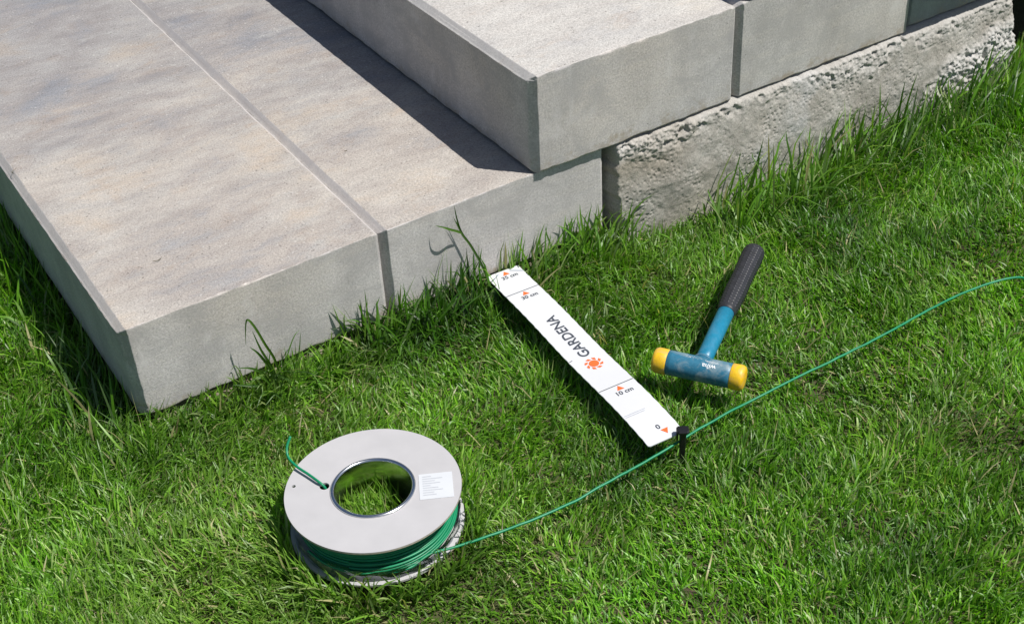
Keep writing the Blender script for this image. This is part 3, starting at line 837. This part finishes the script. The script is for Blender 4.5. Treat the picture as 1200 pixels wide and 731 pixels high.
wx, wy = wpath[:, 0], wpath[:, 1]
srt = np.argsort(wx)
def wall_y(x): return np.interp(x, [.597, .608, .71, 1.28, 1.31], [0, -.010, -.026, -.026, 0])
def collide(P):
    N, K1, _ = P.shape
    x, y, z = P[..., 0], P[..., 1], P[..., 2]
    r0x, r0y = P[:, :1, 0], P[:, :1, 1]
    # step walls
    wl = wall_y(x); m_ = (r0y < 0) & (x > -.004) & (y > wl - .003); y = np.where(m_, wl - .003 - .002 * _perm[(np.arange(N) & 255)[:, None], 3], y)
    m_ = (r0x < 0) & (y > -.0) & (x > -.003); x = np.where(m_, -.003, x)
    # spool
    dx, dy = x - SPX, y - SPY; r = np.hypot(dx, dy) + 1e-9; rr0 = np.hypot(r0x - SPX, r0y - SPY)
    out = (rr0 >= .0838) & (r < .0858) & (z > -.012); k_ = np.where(out, .0858 / r, 1)
    inn = (rr0 < .0370) & (r > .0350); k_ = np.where(inn, .0350 / r, k_)
    x = SPX + dx * k_; y = SPY + dy * k_
    rr0 = np.maximum(rr0, .0855 * (rr0 > .0838))
    # near the foot of the spool the grass is pressed down
    pr2 = (rr0 >= .0838) & (rr0 < .094); z = np.where(pr2, np.minimum(z, .000 + .45 * np.clip(rr0 - .0838, 0, 1) + .014 * _perm[(np.arange(N) & 255)[:, None], 9]), z)
    # ruler
    s_ = (x - RB[0]) * rs[0] + (y - RB[1]) * rs[1]; t_ = (x - RB[0]) * rt[0] + (y - RB[1]) * rt[1]
    over = (_perm[(np.arange(N) * 13 & 255)[:, None], 57] < .10) & (np.abs(t_) > RW - .0045)
    ins = ~over & (s_ > -.003) & (s_ < RL + .001) & (np.abs(t_) < RW + .0035)
    zr = .0058 + .0022 * np.sin(s_ * 14 + .5) + .0014 * np.sin(s_ * 31) + t_ * .02
    z = np.where(ins, np.minimum(z, zr - .0035), z)
    # mallet
    a_ = (x - MC[0]) * MA[0] + (y - MC[1]) * MA[1]; b_ = (x - MC[0]) * MH[0] + (y - MC[1]) * MH[1]
    hin = (np.abs(a_) < .053) & (np.abs(b_) < HR + .002)
    zc = MC[2] - np.sqrt(np.clip(HR ** 2 - np.clip(np.abs(b_) - .000, 0, HR) ** 2, 0, 1)) - .0015
    z = np.where(hin, np.minimum(z, zc), z)
    gin = (np.abs(a_) < .0135) & (b_ > 0) & (b_ < .236)
    zc = MC[2] - .0105 * np.sqrt(np.clip(1 - (a_ / .0125) ** 2, 0, 1)) - .0015
    z = np.where(gin, np.minimum(z, zc), z)
    # wire: most blades under it
    yw = np.interp(x, wx[srt], wy[srt]); und = (np.abs(y - yw) < .0035) & (x > .18) & (x < .93)
    sel = _perm[(np.arange(N) * 7 & 255)[:, None], 21] < .50
    z = np.where(und & sel, np.minimum(z, -.0055), z)
    # peg
    pin = (np.hypot(x - PEG[0], y - PEG[1] - .002) < .012); z = np.where(pin, np.minimum(z, -.004), z)
    return np.stack([x, y, z], -1)

def allowed(x, y):
    ok = ~((x > -.003) & (y > wall_y(x) - .003) & (x < 1.308)) & ~((x >= 1.308) & (y > .06))
    r = np.hypot(x - SPX, y - SPY); ok &= ~((r > .0364) & (r < .0838))
    a_ = (x - MC[0]) * MA[0] + (y - MC[1]) * MA[1]; b_ = (x - MC[0]) * MH[0] + (y - MC[1]) * MH[1]
    return ok

GREENS = np.array([(.100, .278, .009), (.140, .345, .015), (.200, .400, .032), (.055, .170, .008), (.350, .460, .170), (.235, .365, .130)])
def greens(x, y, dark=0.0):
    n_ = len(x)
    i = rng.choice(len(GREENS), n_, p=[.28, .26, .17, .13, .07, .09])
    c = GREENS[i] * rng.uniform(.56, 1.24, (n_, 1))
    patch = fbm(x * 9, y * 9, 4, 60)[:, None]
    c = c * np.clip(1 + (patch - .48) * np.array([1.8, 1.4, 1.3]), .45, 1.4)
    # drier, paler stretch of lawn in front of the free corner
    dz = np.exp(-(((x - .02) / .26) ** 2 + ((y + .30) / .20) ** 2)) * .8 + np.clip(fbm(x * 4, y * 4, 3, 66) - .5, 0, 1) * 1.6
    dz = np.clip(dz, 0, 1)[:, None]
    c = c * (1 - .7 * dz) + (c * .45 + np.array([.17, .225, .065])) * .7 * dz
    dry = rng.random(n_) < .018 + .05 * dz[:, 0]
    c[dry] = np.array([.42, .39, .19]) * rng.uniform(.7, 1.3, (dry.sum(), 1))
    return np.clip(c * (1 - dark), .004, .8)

def fringe(x, y):
    """extra growth where the mower does not reach, 0..1"""
    front = np.clip(1 - np.abs(y) / .085, 0, 1) * (y < 0)
    wgt = np.interp(x, [-.02, .0, .10, .135, .20, .27, .33, .50, .58, .68, .80, 1.0, 1.3], [.3, .22, .24, .50, .36, .45, .75, .50, .25, .25, .55, .85, .8])
    wide = np.clip(1 - np.abs(y) / .17, 0, 1) * (y < 0) * np.clip((x - .6) / .2, 0, 1)
    left = np.clip(1 - np.abs(x) / .09, 0, 1) * (x < 0) * (y > -.05) * .5
    return np.maximum(np.maximum(front * wgt, wide * .45), left)

def lawn(name, n_, x0, x1, y0, y1, keep, Lm, Wm, label, K=3):
    x = rng.uniform(x0, x1, n_); y = rng.uniform(y0, y1, n_)
    k_ = allowed(x, y) & keep(x, y)
    # thin spots
    k_ &= rng.random(n_) < .55 + .9 * fbm(x * 9, y * 9, 3, 61)
    x, y = x[k_], y[k_]; N = len(x)
    fld = fbm(x * 5, y * 5, 3, 62) * 2 * math.pi * 1.8 + fbm(x * 22, y * 22, 2, 63) * 3.0
    phi = fld + rng.normal(0, 1.15, N)
    fr_ = fringe(x, y)
    hv = .42 + 1.18 * fbm(x * 13, y * 13, 4, 64)
    L = Lm * hv * rng.uniform(.55, 1.25, N) + fr_ * rng.gamma(2.2, .0175, N)
    th0 = np.abs(rng.normal(.34, .36, N)) * (1 - .45 * fr_); bend = rng.normal(.75, .5, N) * (1 + .2 * fr_)
    # a few long slack blades
    hl = np.hypot(x - SPX, y - SPY) < .04; L[hl] = rng.uniform(.034, .056, hl.sum()); th0[hl] *= .5
    lg = rng.random(N) < .04; L[lg] *= 1.3; bend[lg] += .5
    W = Wm * rng.uniform(.6, 1.35, N)
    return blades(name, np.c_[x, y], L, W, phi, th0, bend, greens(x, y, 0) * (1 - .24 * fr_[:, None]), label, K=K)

# edge lines of the photographed stretch with a margin; beyond it the lawn goes on more coarsely
def near_zone(x, y):
    a = (y > -.16 - (x + .206) * (.531 / .757) - .30)        # lower left border
    b = (y < .009 + (x - 1.354) * .85 + .5) | (x < .9)
    c = (y > -.691 + (x - .551) * (.700 / .803) - .28)       # lower right border
    return a & b & c & (x > -.62) & (x < 1.75) & (y < .98) & ~((x < -.2) & (y > .75))
lawn('lawn_grass', 720000, -.62, 1.75, -.98, .98, near_zone, .0228, .00180, 'dense short mown lawn grass around the steps')
lawn('lawn_grass', 80000, -1.6, 2.55, -1.8, 1.85, lambda x, y: ~near_zone(x, y), .045, .0042, 'coarser lawn grass further from the steps')

# thatch: short dry bits lying low
n_ = 6000
x = rng.uniform(-.5, 1.6, n_); y = rng.uniform(-.9, .8, n_); k_ = allowed(x, y) & near_zone(x, y); x, y = x[k_], y[k_]; N = len(x)
tnt = np.array([.40, .36, .18]) * rng.uniform(.5, 1.3, (N, 1))
blades('dry_clippings', np.c_[x, y], rng.uniform(.018, .045, N), rng.uniform(.0010, .0020, N), rng.uniform(0, 6.28, N), rng.uniform(.25, 1.3, N),
       rng.normal(.5, .5, N), tnt, 'pale dry grass bits scattered in the lawn', K=3)

# taller blades that lean against the walls
def tall(name, n_, xs_r, ys_r, Lr, label, phi_c, phs=.8):
    x = rng.uniform(*xs_r, n_); y = rng.uniform(*ys_r, n_); k_ = allowed(x, y); x, y = x[k_], y[k_]; N = len(x)
    return blades(name, np.c_[x, y], rng.uniform(*Lr, N), rng.uniform(.0020, .0036, N), rng.normal(phi_c, phs, N), np.abs(rng.normal(.22, .16, N)),
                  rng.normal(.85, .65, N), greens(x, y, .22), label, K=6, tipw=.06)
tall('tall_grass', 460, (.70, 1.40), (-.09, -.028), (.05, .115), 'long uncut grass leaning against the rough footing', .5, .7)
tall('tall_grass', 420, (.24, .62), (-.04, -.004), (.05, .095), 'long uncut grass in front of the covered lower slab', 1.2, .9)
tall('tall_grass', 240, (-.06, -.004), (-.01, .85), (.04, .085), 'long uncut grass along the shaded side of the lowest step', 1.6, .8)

tall('tall_grass', 850, (.0, .31), (-.034, -.004), (.028, .054), 'short uncut grass at the foot of the free-standing slab', 1.0, 1.5)
# grass standing up round the spool
a_ = rng.uniform(0, 2 * math.pi, 900); r_ = .0868 + .016 * rng.random(900) ** 1.3
x = SPX + r_ * np.cos(a_); y = SPY + r_ * np.sin(a_)
blades('lawn_grass', np.c_[x, y], rng.uniform(.030, .054, 900), rng.uniform(.0016, .0030, 900), a_ + rng.normal(0, 1.3, 900), np.abs(rng.normal(.2, .2, 900)),
       rng.normal(.6, .4, 900), greens(x, y, 0), 'grass standing up against the rim of the wire spool')

# single tufts and a stalk that stand out against the concrete
def tuft(name, label, cat, specs, group=None):
    """specs: list of centre lines (points) + width"""
    V = []; F = []; C = []
    base = np.array(specs[0][0][0])
    for pts, wd_, col_ in specs:
        P = catmull(pts, 6); n0 = len(P)
        T = np.gradient(P, axis=0)
        side = np.cross(T, np.array([.35, .62, -.55])); side /= np.linalg.norm(side, axis=1)[:, None] + 1e-9
        u_ = np.linspace(0, 1, n0); pw_ = np.interp(u_, [0, .2, .6, .9, 1], [.7, 1, .9, .4, .05]) * wd_ * .36
        fold = np.cross(side, T / (np.linalg.norm(T, axis=1)[:, None] + 1e-9)) * (pw_ * .35)[:, None]
        b_ = len(V)
        for i in range(n0):
            V += [P[i] - side[i] * pw_[i] - base, P[i] + fold[i] - base, P[i] + side[i] * pw_[i] - base]; C += [col_] * 3
        for i in range(n0 - 1):
            q_ = b_ + i * 3; F += [(q_, q_ + 1, q_ + 4, q_ + 3), (q_ + 1, q_ + 2, q_ + 5, q_ + 4)]
    o_ = npmesh(name, np.array(V), np.array(F), gm.m, smooth=True, attrs={'tint': np.array(C)})
    o_.location = base
    return tag(o_, label, cat, group)
gA = (.075, .165, .020); gB = (.05, .12, .016); gC = (.12, .21, .04)
# stalk with one side leaf in front of the covered slab
tuft('grass_stalk', 'single tall grass stalk with a side leaf before the lower slab', 'grass stalk', [
    ([(.428, -.012, -.035), (.4172, -.010, .0166), (.404, -.008, .0546), (.3934, -.006, .0776), (.3885, -.007, .098), (.3852, -.009, .1190)], .0042, gB),
    ([(.404, -.0085, .0546), (.3934, -.0068, .0776), (.384, -.007, .103)], .0034, gA),
    ([(.3934, -.0068, .0776), (.386, -.009, .0845), (.3767, -.0135, .0925), (.368, -.0125, .0985), (.3610, -.006, .1005)], .0040, gA)])
# leafy clump at the foot of the free-standing slab
cl = [([(.150, -.022, -.035), (.1453, -.026, .022), (.137, -.027, .052), (.1305, -.025, .076), (.126, -.022, .086), (.1235, -.019, .080), (.1195, -.016, .052)], .0040, gA),
      ([(.146, -.022, -.035), (.142, -.023, .010), (.1335, -.021, .042), (.129, -.018, .068)], .0042, gB),
      ([(.144, -.020, -.03), (.139, -.022, .012), (.131, -.019, .036), (.124, -.014, .046)], .0046, gB),
      ([(.140, -.024, -.03), (.130, -.028, .012), (.117, -.029, .030), (.101, -.026, .036)], .0042, gB),
      ([(.138, -.024, -.03), (.124, -.028, .0), (.110, -.026, .008), (.096, -.020, .012)], .0040, gB),
      ([(.150, -.022, -.03), (.155, -.020, .005), (.164, -.017, .022), (.175, -.013, .036), (.184, -.010, .040)], .0022, gA),
      ([(.165, -.020, -.03), (.171, -.018, .0), (.179, -.014, .022), (.184, -.010, .036)], .0020, gB)]
rt_ = np.random.default_rng(21)
for k_ in range(70):
    bx_ = .142 + rt_.normal(0, .016); by_ = -.024 + rt_.normal(0, .007); a_ = rt_.uniform(0, 6.28); h_ = rt_.uniform(.03, .066); q_ = rt_.uniform(.006, .026)
    dx_, dy_ = math.cos(a_) * q_, math.sin(a_) * q_ * .7 - .004
    pts_ = [(bx_, by_, -.036), (bx_ + dx_ * .3, by_ + dy_ * .3, -.036 + h_ * .55), (bx_ + dx_, by_ + dy_, -.036 + h_ * rt_.uniform(.7, 1.0)), (bx_ + dx_ * 1.9, by_ + dy_ * 1.9, -.036 + h_ * rt_.uniform(.55, 1.0))]
    pts_ = [(px_, min(py_, -.004), pz_) for px_, py_, pz_ in pts_]
    cl.append((pts_, rt_.uniform(.0018, .0034), tuple(np.array((gA, gB, gC, (.15, .25, .05))[k_ % 4]) * rt_.uniform(.8, 1.3))))
tuft('grass_tuft', 'leafy grass tuft growing against the free-standing lowest slab', 'grass tuft', cl)

# bits of dry grass blown onto the slabs
def bit(pts, wd_, col_): return (pts, wd_, col_)
bits = []
rb_ = np.random.default_rng(8)
zt_ = H1 + .0016
for bx_, by_, l_, a_ in ((.079, .096, .012, .2), (.008, .373, .012, 1.0), (.345, .175, .004, 2.7)):
    d_ = np.array([math.cos(a_), math.sin(a_)]) * l_ / 2; n__ = np.array([-d_[1], d_[0]]) * rb_.uniform(-.7, .7)
    bits.append(([(bx_ - d_[0], by_ - d_[1], zt_ + .001), (bx_ + n__[0], by_ + n__[1], zt_), (bx_ + d_[0], by_ + d_[1], zt_ + .0015)], .0013, (.10, .085, .05)))
o = tuft('dry_clippings', 'tiny dry grass bits lying on the lowest slabs', None, bits)
o['kind'] = 'stuff'
